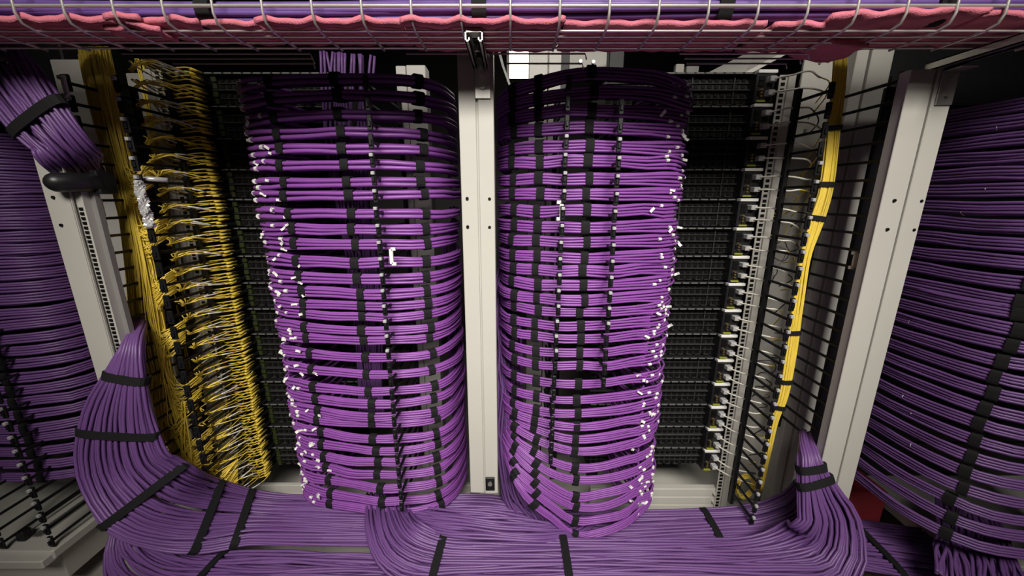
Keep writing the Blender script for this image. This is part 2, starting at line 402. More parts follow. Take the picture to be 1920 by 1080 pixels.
# round peg
q0, q1 = P(108, 342, 0.83), P(186, 342, 0.88)
pg = thing('spool_peg', 'black rounded peg sticking out beside the left post', 'peg', None, tuple(q1))
dv = (q0 - q1); Lp = np.linalg.norm(dv); dv /= Lp; rp = 0.0205
v, f = [], None
pts = [(0, rp)] + [(Lp, rp)] + [(Lp + rp * math.sin(a), rp * math.cos(a)) for a in (0.4, 0.8, 1.15, 1.4, 1.55)]
a_ = V(0, 0, 1); b_ = np.cross(dv, a_); b_ /= np.linalg.norm(b_); a_ = np.cross(b_, dv)
n = 20
for s_, r_ in pts:
    for k in range(n): w = 2 * math.pi * k / n; v.append(dv * s_ + (a_ * math.cos(w) + b_ * math.sin(w)) * r_)
link_mesh('peg', v, tube_faces(len(pts), n, True), 'panel', pg, True)
MB().box(-0.006, 0.010, -0.012, 0.03, -0.026, 0.026, b=0.002).build('flange', 'black', pg)

# ------------------------------------------------------------------ purple column bundles
DC = 0.0074
def hexpack(rows, cols, d, stagger=0.5):
    out = []
    for i in range(rows):
        for j in range(cols):
            out.append(((i - (rows - 1) / 2) * d + stagger * d * ((j % 2) - 0.5), (j - (cols - 1) / 2) * d * 0.87))
    return out
def label_sleeve(parent, p, t, r, L=0.005):
    t = t / np.linalg.norm(t)
    return MB().cyl(p - t * L, p + t * L, r * 1.18, 8).build('cable_label', 'paper', parent)
def label_flag(parent, p, t, sx=0.0075, sz=0.0055):
    # a small folded paper flag hanging off the cable
    th = random.uniform(-0.9, 0.9); yw = random.uniform(-0.6, 0.6)
    ex = V(math.cos(th) * math.cos(yw), math.sin(yw), math.sin(th)); ez = V(-math.sin(th), 0.1, math.cos(th)); ez -= ex * ex.dot(ez); ez /= np.linalg.norm(ez); ey = np.cross(ex, ez)
    c = p + V(0, -0.006, 0) + ex * sx * 0.7
    mb = MB(); vv = [c + ex * sx * a + ez * sz * b + ey * 0.0006 * g + ey * 0.002 * a * a for a in (-1, 0, 1) for b in (-1, 1) for g in (-1, 1)]
    ff = []
    for s_ in (0, 4): ff += [(s_, s_ + 4, s_ + 6, s_ + 2), (s_ + 1, s_ + 3, s_ + 7, s_ + 5), (s_, s_ + 1, s_ + 5, s_ + 4), (s_ + 2, s_ + 6, s_ + 7, s_ + 3)]
    ff += [(0, 2, 3, 1), (8, 9, 11, 10)]
    o = mb.add(vv, ff).build('label_flag', 'paper', parent)
    if random.random() < 0.5:
        m2 = MB()
        for a in (-0.5, 0.0, 0.45):
            e = c + ex * sx * a - ey * 0.0012; m2.add([e - ex * sx * .13 - ez * sz * .4, e + ex * sx * .13 - ez * sz * .4, e + ex * sx * .13 + ez * sz * .4, e - ex * sx * .13 + ez * sz * .4], [(0, 1, 2, 3), (3, 2, 1, 0)])
        # printed strokes are too small to read
        m2.build('print', 'print', o)
    return o
def column_bundle(label, group, z, ctr, ports, rows, cols, straps, lifts=None, fan=1.0, d=DC, nlab=5, tilt=0.0, N=30, flags=2, mat='purple', port_h=0.03, stag=0.45):
    """ctr: plan control points (x, D) from port side to manager side."""
    ctr = np.asarray(ctr, float); K = len(ctr)
    tn = np.gradient(ctr, axis=0); tn /= np.linalg.norm(tn, axis=1)[:, None]
    nr = np.stack([-tn[:, 1], tn[:, 0]], 1)
    sg = -1 if nr[K // 2][1] > 0 else 1          # normals point away from the camera -> flip so + is towards the camera
    nr = nr * (-1 if nr[K // 2][1] > 0 else 1)
    lf = np.zeros(K) if lifts is None else np.asarray(lifts, float)
    root = thing('cable_bundle', label, 'cable bundle', group, (ctr[K // 2][0], ctr[K // 2][1], z))
    o = V(*root.location)
    ctr = ctr + rng.normal(0, 0.0025, ctr.shape)
    offs = hexpack(rows, cols, d, stag)
    zz = np.interp(np.arange(K), [0, K - 1], [0, tilt]) + lf + rng.normal(0, 0.0012, K)
    for i, (a, b) in enumerate(offs):
        depth = (b / (d * 0.87) + (cols - 1) / 2) / max(cols - 1, 1)       # 1 = nearest the camera
        u = random.random()
        xp = ports[0] + (ports[1] - ports[0]) * ((1 - depth) * 0.75 + 0.25 * u)
        pz = a / d / max(rows, 1) * port_h * 2 * 0.55 + random.uniform(-0.004, 0.004)
        side = math.copysign(1, ports[0] - ports[1])
        pts = [V(xp, 1.155, pz), V(xp + side * 0.004, 1.11, pz), V(xp + side * 0.010, 1.065 - 0.02 * depth, pz * 0.97)]
        k0 = 0 if depth > 0.3 else 1
        for k in range(k0, K):
            s = fan if k <= 1 else (1 + (fan - 1) * 0.4 if k == 2 else 1.0)
            j = rng.normal(0, 0.0007, 2)
            pts.append(V(ctr[k][0] + nr[k][0] * (b + j[0]), ctr[k][1] + nr[k][1] * (b + j[0]), a * s + j[1] + zz[k]))
        pts = np.array(pts); pts[:, 2] += z; pts -= o
        c = cable('cable', pts, d / 2 * 0.98, mat, root, N)
        if depth > 0.55 and random.random() < nlab / max(1, rows * cols) * 2:
            sp_ = spline(pts, 60); kk = random.randint(8, 15); label_sleeve(root, sp_[kk], sp_[kk + 1] - sp_[kk - 1], d / 2, random.uniform(0.003, 0.006))
        if depth > 0.55 and flags and random.random() < flags / max(1, rows * cols) * 2:
            sp_ = spline(pts, 60); kk = random.randint(9, 18); label_flag(root, sp_[kk], None, random.uniform(.005, .0085), random.uniform(.0025, .0042))
    ha = (rows - 1) / 2 * d + d / 2 + 0.0022; hb = (cols - 1) / 2 * d * .87 + d / 2 + 0.0008
    c3 = np.column_stack([ctr, zz + z]) - o
    fine = spline(c3, 200)
    for sx in straps:
        i = int(np.argmin(np.abs(fine[:, 0] + o[0] - (sx + random.uniform(-.004, .004))) + 5 * np.maximum(0, fine[:, 1] + o[1] - 1.02)))
        i = min(max(i, 1), 198)
        strap(fine[i], fine[i + 1] - fine[i - 1], V(0, 0, 1), ha, hb, root, bw=random.uniform(0.0085, 0.0105))
    return root
LY = [147, 182, 218, 248, 278, 308, 344, 368, 400, 431, 459, 492, 523, 552, 574, 594, 620, 640, 672, 702, 734, 757, 780, 796, 822, 846, 868, 890, 915, 938, 958]
LC = [(-.655, .998), (-.605, .972), (-.555, .958), (-.47, .940), (-.39, .930), (-.31, .932), (-.235, .948), (-.19, .985), (-.168, 1.05), (-.165, 1.12), (-.19, 1.24)]
for k, py in enumerate(LY):
    z = Zat(py, 0.93)
    column_bundle('purple cable bundle, ' + nth(k, len(LY)) + ' in the column left of the centre post', 'purple bundles in the left column', z, LC, (-.675, -.55), 2 if k < 9 else 3, 3,
                  (-.555, -.39, -.222), fan=1.5, nlab=5, flags=3.5, d=0.0108 if k < 9 else 0.0080 if k < 14 else 0.0068, stag=.2 if k < 9 else .3, tilt=random.uniform(-.004, .008), port_h=0.026)
RY = [139, 172, 206, 240, 274, 303, 335, 364, 395, 425, 454, 483, 509, 535, 562, 586, 612, 635, 662, 687, 720, 750, 775, 800, 824, 848, 878, 902, 930, 952, 976, 1000]
RC = [(.425, .995), (.385, .972), (.33, .955), (.255, .937), (.18, .930), (.12, .934), (.065, .948), (.015, .975), (-.02, 1.02), (-.03, 1.10), (-.01, 1.24)]
for k, py in enumerate(RY):
    dn = max(0, k - 24) / 7.0 * .058; z = Zat(py, 0.93 - dn); e = max(0, k - 22) / 9.0; u = max(0, 3 - k) / 3.0
    lift = np.array([.02, .012, .006, 0, 0, .04, .085, .13, .17, .19, .20]) * e + np.array([-.02, -.01, 0, 0, 0, -.005, -.012, -.02, -.03, -.04, -.05]) * u
    column_bundle('purple cable bundle, ' + nth(k, len(RY)) + ' in the column right of the centre post', 'purple bundles in the right column', z, [(x, D - dn * (1 if .0 < x < .35 else .5)) for x, D in RC], (.455, .33), 4, 3 if k < 15 else 2,
                  (.18, .066, .008), lifts=lift, fan=1.35, nlab=4, flags=1.1, d=0.0067 if k < 15 else .0065, stag=.3, port_h=0.03)

# neighbours beyond the posts
NRY = [205 + 29.2 * k for k in range(12)] + [552 + 25.5 * k for k in range(15)]
NRC = [(1.075, 1.04), (1.072, .96), (1.08, .88), (1.10, .805), (1.15, .75), (1.24, .725), (1.36, .725), (1.5, .76), (1.6, .85)]
for k, py in enumerate(NRY):
    z = P(1700, py + (8 if k < 12 else 0), .95)[2]
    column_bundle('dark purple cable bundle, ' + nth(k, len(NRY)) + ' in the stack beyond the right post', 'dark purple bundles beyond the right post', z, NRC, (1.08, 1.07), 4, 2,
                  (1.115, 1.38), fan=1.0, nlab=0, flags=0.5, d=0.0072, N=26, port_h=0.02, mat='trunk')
NLY = [262 + 23 * k for k in range(28)]
NLC = [(-1.235, 1.07), (-1.24, 1.01), (-1.265, .97), (-1.32, .945), (-1.40, .93), (-1.55, .93), (-1.70, .96), (-1.78, 1.05)]
for k, py in enumerate(NLY):
    z = P(100, py, .96)[2]
    if z < zr(-0.86): break
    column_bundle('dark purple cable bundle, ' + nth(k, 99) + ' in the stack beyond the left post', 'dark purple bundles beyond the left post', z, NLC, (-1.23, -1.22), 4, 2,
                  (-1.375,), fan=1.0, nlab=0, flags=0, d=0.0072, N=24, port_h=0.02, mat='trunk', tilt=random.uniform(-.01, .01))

def cabinet(x0, x1, label):
    rt = thing('equipment_cabinet', label, 'cabinet', None, ((x0 + x1) / 2, 1.16, zr(-1.0)))
    sub(MB().box(x0, x1, 1.17, 1.6, zr(-1.0), zr(.45), b=.004), 'body', 'panel', rt)
    for k in range(15): sub(MB().box(x0 + .01, x1 - .01, 1.158, 1.17, unit_z(k) - PU + .004, unit_z(k) - .002, b=.001), 'panel_face', 'panel', rt)
cabinet(1.06, 2.2, 'black equipment cabinet behind the dark bundles beyond the right post')
cabinet(-2.2, -1.26, 'black equipment cabinet behind the dark bundles beyond the left post')
# ------------------------------------------------------------------ flat trunks
def ribbon(name, label, cat, group, ctrl, ncol, nrow, d, straps, mat='purple', N=46, wander=0.9, sn=6, strap_bw=0.010, part='cable', fill=1.0, stuff=False, twist=None):
    """ctrl: (point, half-width vector) pairs; cables lie side by side across the width, nrow layers deep"""
    C = np.array([np.concatenate([p, w]) for p, w in ctrl], float)
    root = thing(name, label, cat, group, tuple(C[len(C) // 2][:3])); o = V(*root.location)
    C[:, :3] -= o
    fine = spline(C, 240); pos = fine[:, :3]; wv = fine[:, 3:]
    t = np.gradient(pos, axis=0); t /= np.linalg.norm(t, axis=1)[:, None]
    wl = np.linalg.norm(wv, axis=1)
    wp = wv - t * np.sum(wv * t, 1)[:, None]; wp /= np.linalg.norm(wp, axis=1)[:, None]
    nn = np.cross(t, wp)
    idx = np.linspace(0, 239, N).astype(int); s = np.linspace(0, 1, N)
    joined = MB()
    for r_ in range(nrow):
        for c_ in range(ncol):
            u0 = ((c_ + 0.5 + (0.5 * (r_ % 2) - 0.25)) / ncol) * 2 - 1
            ph = rng.uniform(0, 6.28, 4); fr = rng.uniform(0.5, 1.6, 2)
            amp = wander * d / max(wl.mean(), 1e-3)
            u = u0 + amp * (0.7 * np.sin(2 * math.pi * fr[0] * s + ph[0]) + 0.35 * np.sin(2 * math.pi * 2.7 * s + ph[1]))
            vv = (r_ - (nrow - 1) / 2) * d * 0.86 * fill + wander * d * 0.33 * np.sin(2 * math.pi * fr[1] * s + ph[2]) + 0.12 * d * rng.normal()
            u = np.clip(u, -1.06, 1.06)
            edge = np.sqrt(np.maximum(0.0, 1 - np.minimum(1, np.abs(u)) ** 3))       # rounded cross-section
            pts = pos[idx] + wp[idx] * (u * wl[idx])[:, None] + nn[idx] * (vv * (0.45 + 0.55 * edge))[:, None]
            if stuff: joined.tube(pts, d / 2, sn)
            else:
                v, f = tube(pts, d / 2, sn); link_mesh(part, v, f, mat, root, True)
    if stuff: tag(joined.build(part, mat, root, True), kind='stuff')
    pw = pos + o
    pp = np.array([proj(q) for q in pw])
    for st in straps:
        i = int(np.argmin(np.hypot(pp[:, 0] - st[0], pp[:, 1] - st[1]))); i = min(max(i, 1), 238)
        tt = t[i] + (wp[i] * st[2] if len(st) > 2 else 0)
        strap(pos[i], tt, wp[i], wl[i] + d * 0.75, (nrow - 1) / 2 * d * .86 * fill + d * 0.95, root, bw=strap_bw, th=0.0018)
    return root
def S(px, py, D, wx, wy, wz=0.0): return (P(px, py, D), V(wx, wy, wz))
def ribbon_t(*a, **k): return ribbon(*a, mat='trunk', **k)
G = 'thick purple trunks lying across the foot of the racks'
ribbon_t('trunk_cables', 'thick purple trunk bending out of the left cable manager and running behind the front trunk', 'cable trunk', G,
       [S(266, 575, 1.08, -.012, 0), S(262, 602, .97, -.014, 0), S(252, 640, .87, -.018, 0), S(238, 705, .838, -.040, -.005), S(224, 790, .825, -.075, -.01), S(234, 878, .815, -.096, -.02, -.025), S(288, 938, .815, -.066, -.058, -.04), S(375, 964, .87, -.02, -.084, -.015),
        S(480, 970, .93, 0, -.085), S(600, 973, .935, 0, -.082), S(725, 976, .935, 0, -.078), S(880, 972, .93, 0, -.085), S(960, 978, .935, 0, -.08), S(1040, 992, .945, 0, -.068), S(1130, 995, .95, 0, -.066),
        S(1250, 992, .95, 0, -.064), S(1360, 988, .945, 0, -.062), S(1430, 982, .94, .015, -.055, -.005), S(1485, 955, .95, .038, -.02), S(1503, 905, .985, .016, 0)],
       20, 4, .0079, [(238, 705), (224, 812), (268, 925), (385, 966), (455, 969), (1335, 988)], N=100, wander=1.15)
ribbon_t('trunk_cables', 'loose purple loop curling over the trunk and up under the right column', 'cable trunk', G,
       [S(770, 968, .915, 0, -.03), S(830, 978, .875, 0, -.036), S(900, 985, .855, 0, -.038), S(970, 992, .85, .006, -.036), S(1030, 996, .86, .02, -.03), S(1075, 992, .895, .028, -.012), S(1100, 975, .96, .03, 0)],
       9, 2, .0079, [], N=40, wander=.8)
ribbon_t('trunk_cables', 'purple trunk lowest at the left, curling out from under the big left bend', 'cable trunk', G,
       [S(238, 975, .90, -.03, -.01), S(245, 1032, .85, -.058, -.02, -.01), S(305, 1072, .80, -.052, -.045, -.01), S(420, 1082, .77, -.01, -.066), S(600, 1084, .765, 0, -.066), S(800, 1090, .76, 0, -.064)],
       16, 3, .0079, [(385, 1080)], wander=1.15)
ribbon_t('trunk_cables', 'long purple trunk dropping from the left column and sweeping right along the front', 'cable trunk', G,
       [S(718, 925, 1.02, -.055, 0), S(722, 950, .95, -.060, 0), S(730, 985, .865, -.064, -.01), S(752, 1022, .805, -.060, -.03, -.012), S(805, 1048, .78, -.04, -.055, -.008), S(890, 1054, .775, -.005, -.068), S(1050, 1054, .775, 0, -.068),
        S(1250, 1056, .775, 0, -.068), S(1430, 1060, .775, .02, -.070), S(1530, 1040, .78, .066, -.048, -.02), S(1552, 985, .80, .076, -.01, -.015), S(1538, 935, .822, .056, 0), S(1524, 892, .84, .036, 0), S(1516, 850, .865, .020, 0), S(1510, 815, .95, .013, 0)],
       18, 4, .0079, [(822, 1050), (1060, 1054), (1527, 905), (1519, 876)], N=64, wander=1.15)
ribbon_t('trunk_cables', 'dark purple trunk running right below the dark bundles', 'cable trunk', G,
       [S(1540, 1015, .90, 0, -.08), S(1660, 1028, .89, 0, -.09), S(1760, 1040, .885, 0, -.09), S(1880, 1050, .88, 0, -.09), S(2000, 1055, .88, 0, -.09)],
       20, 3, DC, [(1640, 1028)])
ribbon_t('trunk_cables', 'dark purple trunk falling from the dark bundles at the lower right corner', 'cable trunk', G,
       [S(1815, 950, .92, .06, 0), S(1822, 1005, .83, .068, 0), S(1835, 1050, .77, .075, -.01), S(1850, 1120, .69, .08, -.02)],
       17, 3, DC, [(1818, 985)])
# risers
R = 'purple risers hanging inside the racks'
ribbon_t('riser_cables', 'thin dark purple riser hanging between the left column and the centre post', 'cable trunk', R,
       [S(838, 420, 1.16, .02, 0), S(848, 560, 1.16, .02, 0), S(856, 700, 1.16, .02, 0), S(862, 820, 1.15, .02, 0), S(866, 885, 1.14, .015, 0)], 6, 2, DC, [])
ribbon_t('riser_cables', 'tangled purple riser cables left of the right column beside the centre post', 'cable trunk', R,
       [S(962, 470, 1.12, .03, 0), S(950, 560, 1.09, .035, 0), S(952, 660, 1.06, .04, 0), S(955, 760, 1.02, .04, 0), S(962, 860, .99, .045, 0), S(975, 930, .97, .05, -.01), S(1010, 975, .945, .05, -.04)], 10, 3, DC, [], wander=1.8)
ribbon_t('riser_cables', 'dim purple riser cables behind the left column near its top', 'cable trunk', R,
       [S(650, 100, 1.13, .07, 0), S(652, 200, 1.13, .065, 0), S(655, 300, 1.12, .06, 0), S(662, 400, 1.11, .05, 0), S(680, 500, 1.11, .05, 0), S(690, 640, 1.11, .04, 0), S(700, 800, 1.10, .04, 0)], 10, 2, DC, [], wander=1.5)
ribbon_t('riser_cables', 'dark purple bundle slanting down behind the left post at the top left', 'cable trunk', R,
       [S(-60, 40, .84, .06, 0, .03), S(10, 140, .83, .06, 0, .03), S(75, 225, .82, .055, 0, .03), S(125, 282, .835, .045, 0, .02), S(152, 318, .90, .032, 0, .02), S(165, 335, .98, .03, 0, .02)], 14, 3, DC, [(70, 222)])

# ------------------------------------------------------------------ yellow fibre, left
def strands(specs, r, name, mat, parent, N=14, n=5):
    m = MB()
    for pts in specs:
        v, f = tube(spline(np.array(pts), N), r, n); m.add(v, f)
    return tag(m.build(name, mat, parent, True), kind='stuff')
wf = thing('fibre_waterfall', 'yellow fibre waterfall fraying into loops between the two left finger rows', 'fibre trunk', None, (0, 0, 0))
edge = [(95, 150, 204), (200, 172, 226), (300, 199, 247), (400, 224, 262), (500, 238, 288), (600, 246, 305), (700, 268, 322), (800, 300, 352), (860, 330, 372), (925, 388, 420)]
sp1 = []; 
for i in range(330):
    u = rng.uniform(0, 1); last = rng.uniform(0.22, 1.0) if i > 70 else 1.0
    k_end = max(2, int(last * (len(edge) - 1)))
    lay = rng.uniform(0, 1); pts = []
    u_w = u
    for k in range(k_end + 1):
        py, a, b = edge[k]; w = u_w + 0.07 * math.sin(k * 1.1 + i)
        pts.append(P(a + (b - a) * w, py + rng.uniform(-8, 8), 0.985 + 0.05 * lay - 0.02 * math.sin(math.pi * w) - (0.012 if k > 3 else 0)))
    if k_end < len(edge) - 1:          # peel off to the right, under a finger
        py, a, b = edge[k_end]; nx = edge[min(k_end + 1, len(edge) - 1)]
        dy = rng.uniform(20, 70)
        hook = rng.uniform(0, 1)
        pts.append(P(nx[1] + (nx[2] - nx[1]) * min(1, u_w * 0.5 + 0.45), py + dy + 20 * hook, 0.965))
        pts.append(P(nx[2] + 6, py + dy - 10, 0.975)); pts.append(P(nx[2] + 26, py + dy - 22, 1.0))
    sp1.append(pts)
strands(sp1, 0.0017, 'fibre_strands', 'yellow', wf, 22, 4)
loops = []
for (x0, y0, x1, y1, dip) in ((250, 560, 300, 740, 60), (262, 620, 318, 770, 90), (285, 690, 350, 800, 110), (292, 740, 362, 830, 90), (306, 780, 375, 868, 60), (318, 850, 385, 880, 22), (330, 800, 390, 885, 70), (255, 600, 262, 690, -20), (345, 760, 392, 905, 60), (300, 650, 345, 780, 80)):
    for j in range(3):
        e = rng.uniform(-9, 9, 4)
        loops.append([P(x0 + e[0], y0 + e[1], .96), P(x0 + (x1 - x0) * .12 + e[2], (y0 + y1) / 2 + dip * .35, .95), P(x0 + (x1 - x0) * .4, y1 + dip * .35 + e[3], .945), P(x1 + e[1], y1 + e[2], .96), P(x1 + 28, y1 - 18, 1.0)])
strands(loops, 0.0015, 'fibre_loops', 'yellow', wf, 20, 5)
w2 = thing('fibre_cables', 'dim yellow fibre trunk deep behind the left yellow fibre rows', 'fibre trunk', None, (0, 0, 0))
strands([[P(px + rng.uniform(-9, 9), py, 1.19 + rng.uniform(-.01, .01)) for px, py in ((262, 110), (290, 260), (312, 400), (334, 540), (354, 680), (372, 800), (388, 900))] for i in range(26)], 0.0017, 'fibre_strands', 'yellow', w2, 16, 4)
# plastic wrap on the inner fingers
wr = thing('plastic_wrap', 'crumpled clear plastic wrap on the inner left fingers', 'plastic wrap', None, (0, 0, 0))
pts = np.array([P(px, py, .915) for px, py in ((258, 338), (264, 360), (270, 382), (276, 405), (284, 428))])
fn = spline(pts, 26); t, a, b = frames(fn); v = []
for i in range(26):
    for k in range(14):
        w = 2 * math.pi * k / 14; rr = 0.012 * (0.75 + 0.4 * math.sin(k * 2.3 + i * 0.9) * math.cos(i * 1.7 + k)) * (0.5 if i in (0, 25) else 1)
        v.append(fn[i] + (a[i] * math.cos(w) + b[i] * math.sin(w)) * rr)
link_mesh('wrap_film', v, tube_faces(26, 14, True), 'wrap', wr, False)
q = P(262, 337, .94); MB().tube([q, q + V(.02, 0, .002), q + V(.05, .02, 0)], 0.006, 8).build('tape_tail', 'wrap', wr, True)
# fibre rows
Xf = -0.905
FR = 2 * NU
for k in range(FR):
    zt = unit_z(k // 2) - (0.020 if k % 2 == 0 else 0.062)
    low = k / (FR - 1)
    r = thing('fibre_leads', 'row of yellow fibre leads, ' + nth(k, FR) + ' down the left black panels', 'fibre leads', 'yellow fibre lead rows', (Xf, 1.0, zt)); o = V(*r.location)
    cords, sleeves, boots, plugs = [], [], MB(), []
    gather = V(Xf + 0.002, 0.990, zt - 0.012)
    for i in range(9):
        xp = LX0 + 0.018 + (i // 2) * 0.026 + (0.003 if i % 2 else -0.003); pz = zt + (0.005 if i % 2 else -0.012) + random.uniform(-.002, .002)
        D1 = 1.085 - 0.0 * i; bul = random.uniform(0.0, 0.03) + 0.035 * low
        mid = V(Xf + (xp - Xf) * 0.55 + random.uniform(-.01, .02), 1.03 - bul, zt + random.uniform(-.001, .007))
        end = V(xp, 1.118, pz); pre = V(xp + 0.004, 1.085 - bul * 0.5, pz + random.uniform(-.002, .002))
        pts = [gather + V(-0.02, 0.012, -0.004) + rng.normal(0, .002, 3), gather + rng.normal(0, .002, 3), gather + (mid - gather) * .5 + V(0.006, -0.006, random.uniform(0, .006)), mid, pre, end]
        pts = [p - o for p in pts]; cords.append(pts)
        if random.random() < 0.62:
            s_ = spline(np.array(pts), 40); a0 = random.randint(15, 20); sleeves.append(s_[a0:a0 + random.randint(7, 12):2])
        e = end - o
        boots.box(e[0] - .0032, e[0] + .0032, e[1] - .016, e[1] + .028, e[2] - .0038, e[2] + .0038, b=.0008)
    strands(cords, 0.0015, 'fibre_cords', 'yellow', r, 16, 5)
    m = MB()
    for s_ in sleeves: m.tube(s_, 0.0020, 5)
    if sleeves: tag(m.build('white_sleeves', 'sleeve', r, True), kind='stuff')
    tag(boots.build('connectors', 'black', r), kind='stuff')
    # yellow connector tails standing proud at the right end of the row
    m = MB()
    for i in range(4):
        e = V(-0.845 + random.uniform(-.004, .004), 1.09, zt + 0.012 - 0.0095 * i)
        m.tube(spline(np.array([e + V(-.045, -.012, -.003), e + V(-.02, -.012, .0), e + V(0, -.004, 0.002), e + V(.004, .035, 0)]) - o, 10), 0.0019, 5)
        m.box(e[0] - o[0] - .0025, e[0] - o[0] + .005, e[1] - o[1] - .004, e[1] - o[1] + .03, e[2] - o[2] - .0028, e[2] - o[2] + .0028)
    tag(m.build('bent_boots', 'yellow', r, True), kind='stuff')
    m = MB()
    for i in range(4):
        m.box(-0.90 - o[0], -0.842 - o[0], 1.10 - o[1], 1.15 - o[1], zt + 0.0105 - 0.0095 * i - o[2], zt + 0.0135 - .0095 * i - o[2])
    tag(m.build('boot_clips', 'black', r), kind='stuff')

# ------------------------------------------------------------------ fibre, right
ribbon('fibre_cables', 'yellow fibre trunk strapped down the right cable manager', 'fibre trunk', None,
       [S(1578, 80, .99, .014, 0), S(1571, 170, .99, .014, 0), S(1562, 240, .99, .015, 0), S(1550, 345, .99, .0165, 0), S(1532, 410, .985, .017, 0), S(1510, 480, .985, .012, 0), S(1498, 560, .985, .012, 0), S(1485, 650, .985, .014, 0),
        S(1470, 740, .985, .012, 0), S(1452, 790, .99, .010, 0), S(1440, 850, 1.0, .007, 0), S(1425, 920, 1.02, .006, 0)], 8, 3, 0.0040, [(1562, 240), (1549, 346), (1533, 410), (1490, 625), (1474, 715), (1464, 765)],
       mat='yellow', part='fibre_strands', stuff=True, strap_bw=0.006, N=60)
for k in range(NU):
    for s_ in range(2):
        zt = unit_z(k) - (0.026 if s_ == 0 else 0.060)
        pos = ('upper' if s_ == 0 else 'lower') + ' lead of the ' + ('topmost' if k == 0 else 'lowest' if k == NU - 1 else ORD[k]) + ' black panel at right'
        r = thing('patch_lead', ('white' if s_ == 0 else 'white and yellow') + ' fibre patch lead, ' + pos, 'patch lead', 'fibre patch leads at right', (0.70, 1.11, zt)); o = V(*r.location)
        j = lambda a: random.uniform(-a, a)
        base = [V(.702, 1.105, zt), V(.722, 1.07, zt + j(.003)), V(.752, 1.048, zt - .002 + j(.004)), V(.785 + j(.012), 1.045, zt - .008 + j(.006)), V(.818 + j(.012), 1.065, zt - .026 + j(.01)), V(.83 + j(.01), 1.12, zt - .065 + j(.02))]
        fine = spline(np.array(base) - o, 40); cut = random.randint(17, 24)
        v, f = tube(fine[:cut + 1], 0.0023, 6); link_mesh('white_boot', v, f, 'sleeve', r, True)
        v, f = tube(fine[cut:], 0.0016, 6); link_mesh('cord', v, f, 'yellow' if s_ == 1 or random.random() < .2 else 'black', r, True)
for k, (px, py) in enumerate(((1452, 425), (1462, 470), (1440, 515), (1468, 385), (1430, 690), (1425, 735))):
    m = MB(); rr = random.uniform(.022, .034); c = P(px, py, 1.15)
    pts = [c + V(rr * math.cos(a) * 1.2, 0.012 * math.sin(2 * a + k), rr * math.sin(a) * .9 + .006 * math.cos(3 * a + k)) for a in np.linspace(0.3, 6.0 + random.uniform(0, .8), 26)]
    where = ('second of the upper', 'third of the upper', 'lowest of the upper', 'highest', 'upper of the lower two', 'lowest')[k]
    tag(m.tube(pts, 0.0013, 5).build('slack_cord', 'black' if k % 3 else 'yellow', None, True), where + ' thin slack cord loop before the grey back plate at right', 'cord', 'slack cord loops')
co = thing('fibre_coil', 'yellow fibre coil tucked low behind the fingers at right', 'fibre coil', None, tuple(P(1397, 912, 1.09))); m = MB()
for i in range(12):
    rr = 0.030 + random.uniform(-.004, .006); ph = random.uniform(0, 6); a = np.linspace(0, 2 * math.pi * .98, 24) + ph
    m.tube([V(rr * .85 * math.cos(q), random.uniform(-.0004, .0004) + .006 * math.sin(q + i), rr * 1.35 * math.sin(q)) for q in a], 0.0015, 5)
tag(m.build('coil_strands', 'yellow', co, True), kind='stuff')
MB().box(-.03, -.018, -.009, .009, -.006, .006, b=.002).build('tie', 'black', co)

# ------------------------------------------------------------------ overhead basket tray
HB = zr(0.276); DF = 0.70
ty = thing('basket_tray', 'galvanised wire basket tray across the top of the picture', 'cable tray', None, (0, 0, 0))
wr_ = 0.0021
MB().cyl((-1.9, DF, Zat(11, DF)), (1.9, DF, Zat(11, DF)), 0.0030, 8).build('long_wire', 'wire', ty, True)
MB().cyl((-1.9, DF, zr(0.48)), (1.9, DF, zr(0.48)), 0.0030, 8).build('long_wire', 'wire', ty, True)
for D in (.722, .745, .770, .797): MB().cyl((-1.9, D, HB - .002), (1.9, D, HB - .002), wr_, 6).build('long_wire', 'wire', ty, True)
for D, segs in ((.826, ((228, 585), (762, 1100), (1275, 1520))), (.853, ((262, 588), (795, 1092), (1285, 1505))), (.882, ((320, 588), (950, 1095), (1290, 1480)))):
    for a, b in segs:
        xa, xb = P(a, 100, D)[0], P(b, 100, D)[0]
        if xa < cx1 and xb > cx0 and D > DP - .01:
            continue
        MB().tube([(xa, D, HB - .002), (xb - .003, D, HB - .002), (xb, D, HB - .012)], wr_ * .85, 6).build('long_wire', 'wire', ty, True)
for k in range(41):
    x = xat(33, 25, DF) + 0.0806 * (k - 8)
    pts = [(x, DF - .003, zr(.48)), (x, DF - .003, zr(.315)), (x, DF - .0025, HB + .012), (x, DF + .004, HB + .001), (x, DF + .016, HB - .003), (x, .76, HB - .004), (x, .803, HB - .004)]
    MB().tube(spline(np.array(pts), 16), wr_ * 1.1, 6).build('cross_wire', 'wire', ty, True)
ribbon('tray_cables', 'violet cables lying in the overhead basket tray', 'cable trunk', None,
       [(V(x, .755, zr(.315) + .004 * math.sin(x * 3)), V(0, -.032, -.012)) for x in np.linspace(-1.9, 1.9, 9)], 7, 4, 0.0105, [(410, -5), (905, -5), (1338, -5), (1735, -5)], mat='violet', N=60, strap_bw=.012, wander=.7)
ribbon('tray_cables', 'unseen upper layer of violet cables, added in the overhead basket tray to shade the rack tops', 'cable trunk', None,  # added layer above the frame, blocks lamp light from the rack tops
       [(V(x, .765, zr(.412) + .005 * math.sin(x * 4)), V(0, -.04, 0)) for x in np.linspace(-1.9, 1.9, 9)], 8, 13, 0.0105, [], mat='violet', N=40, wander=.7)
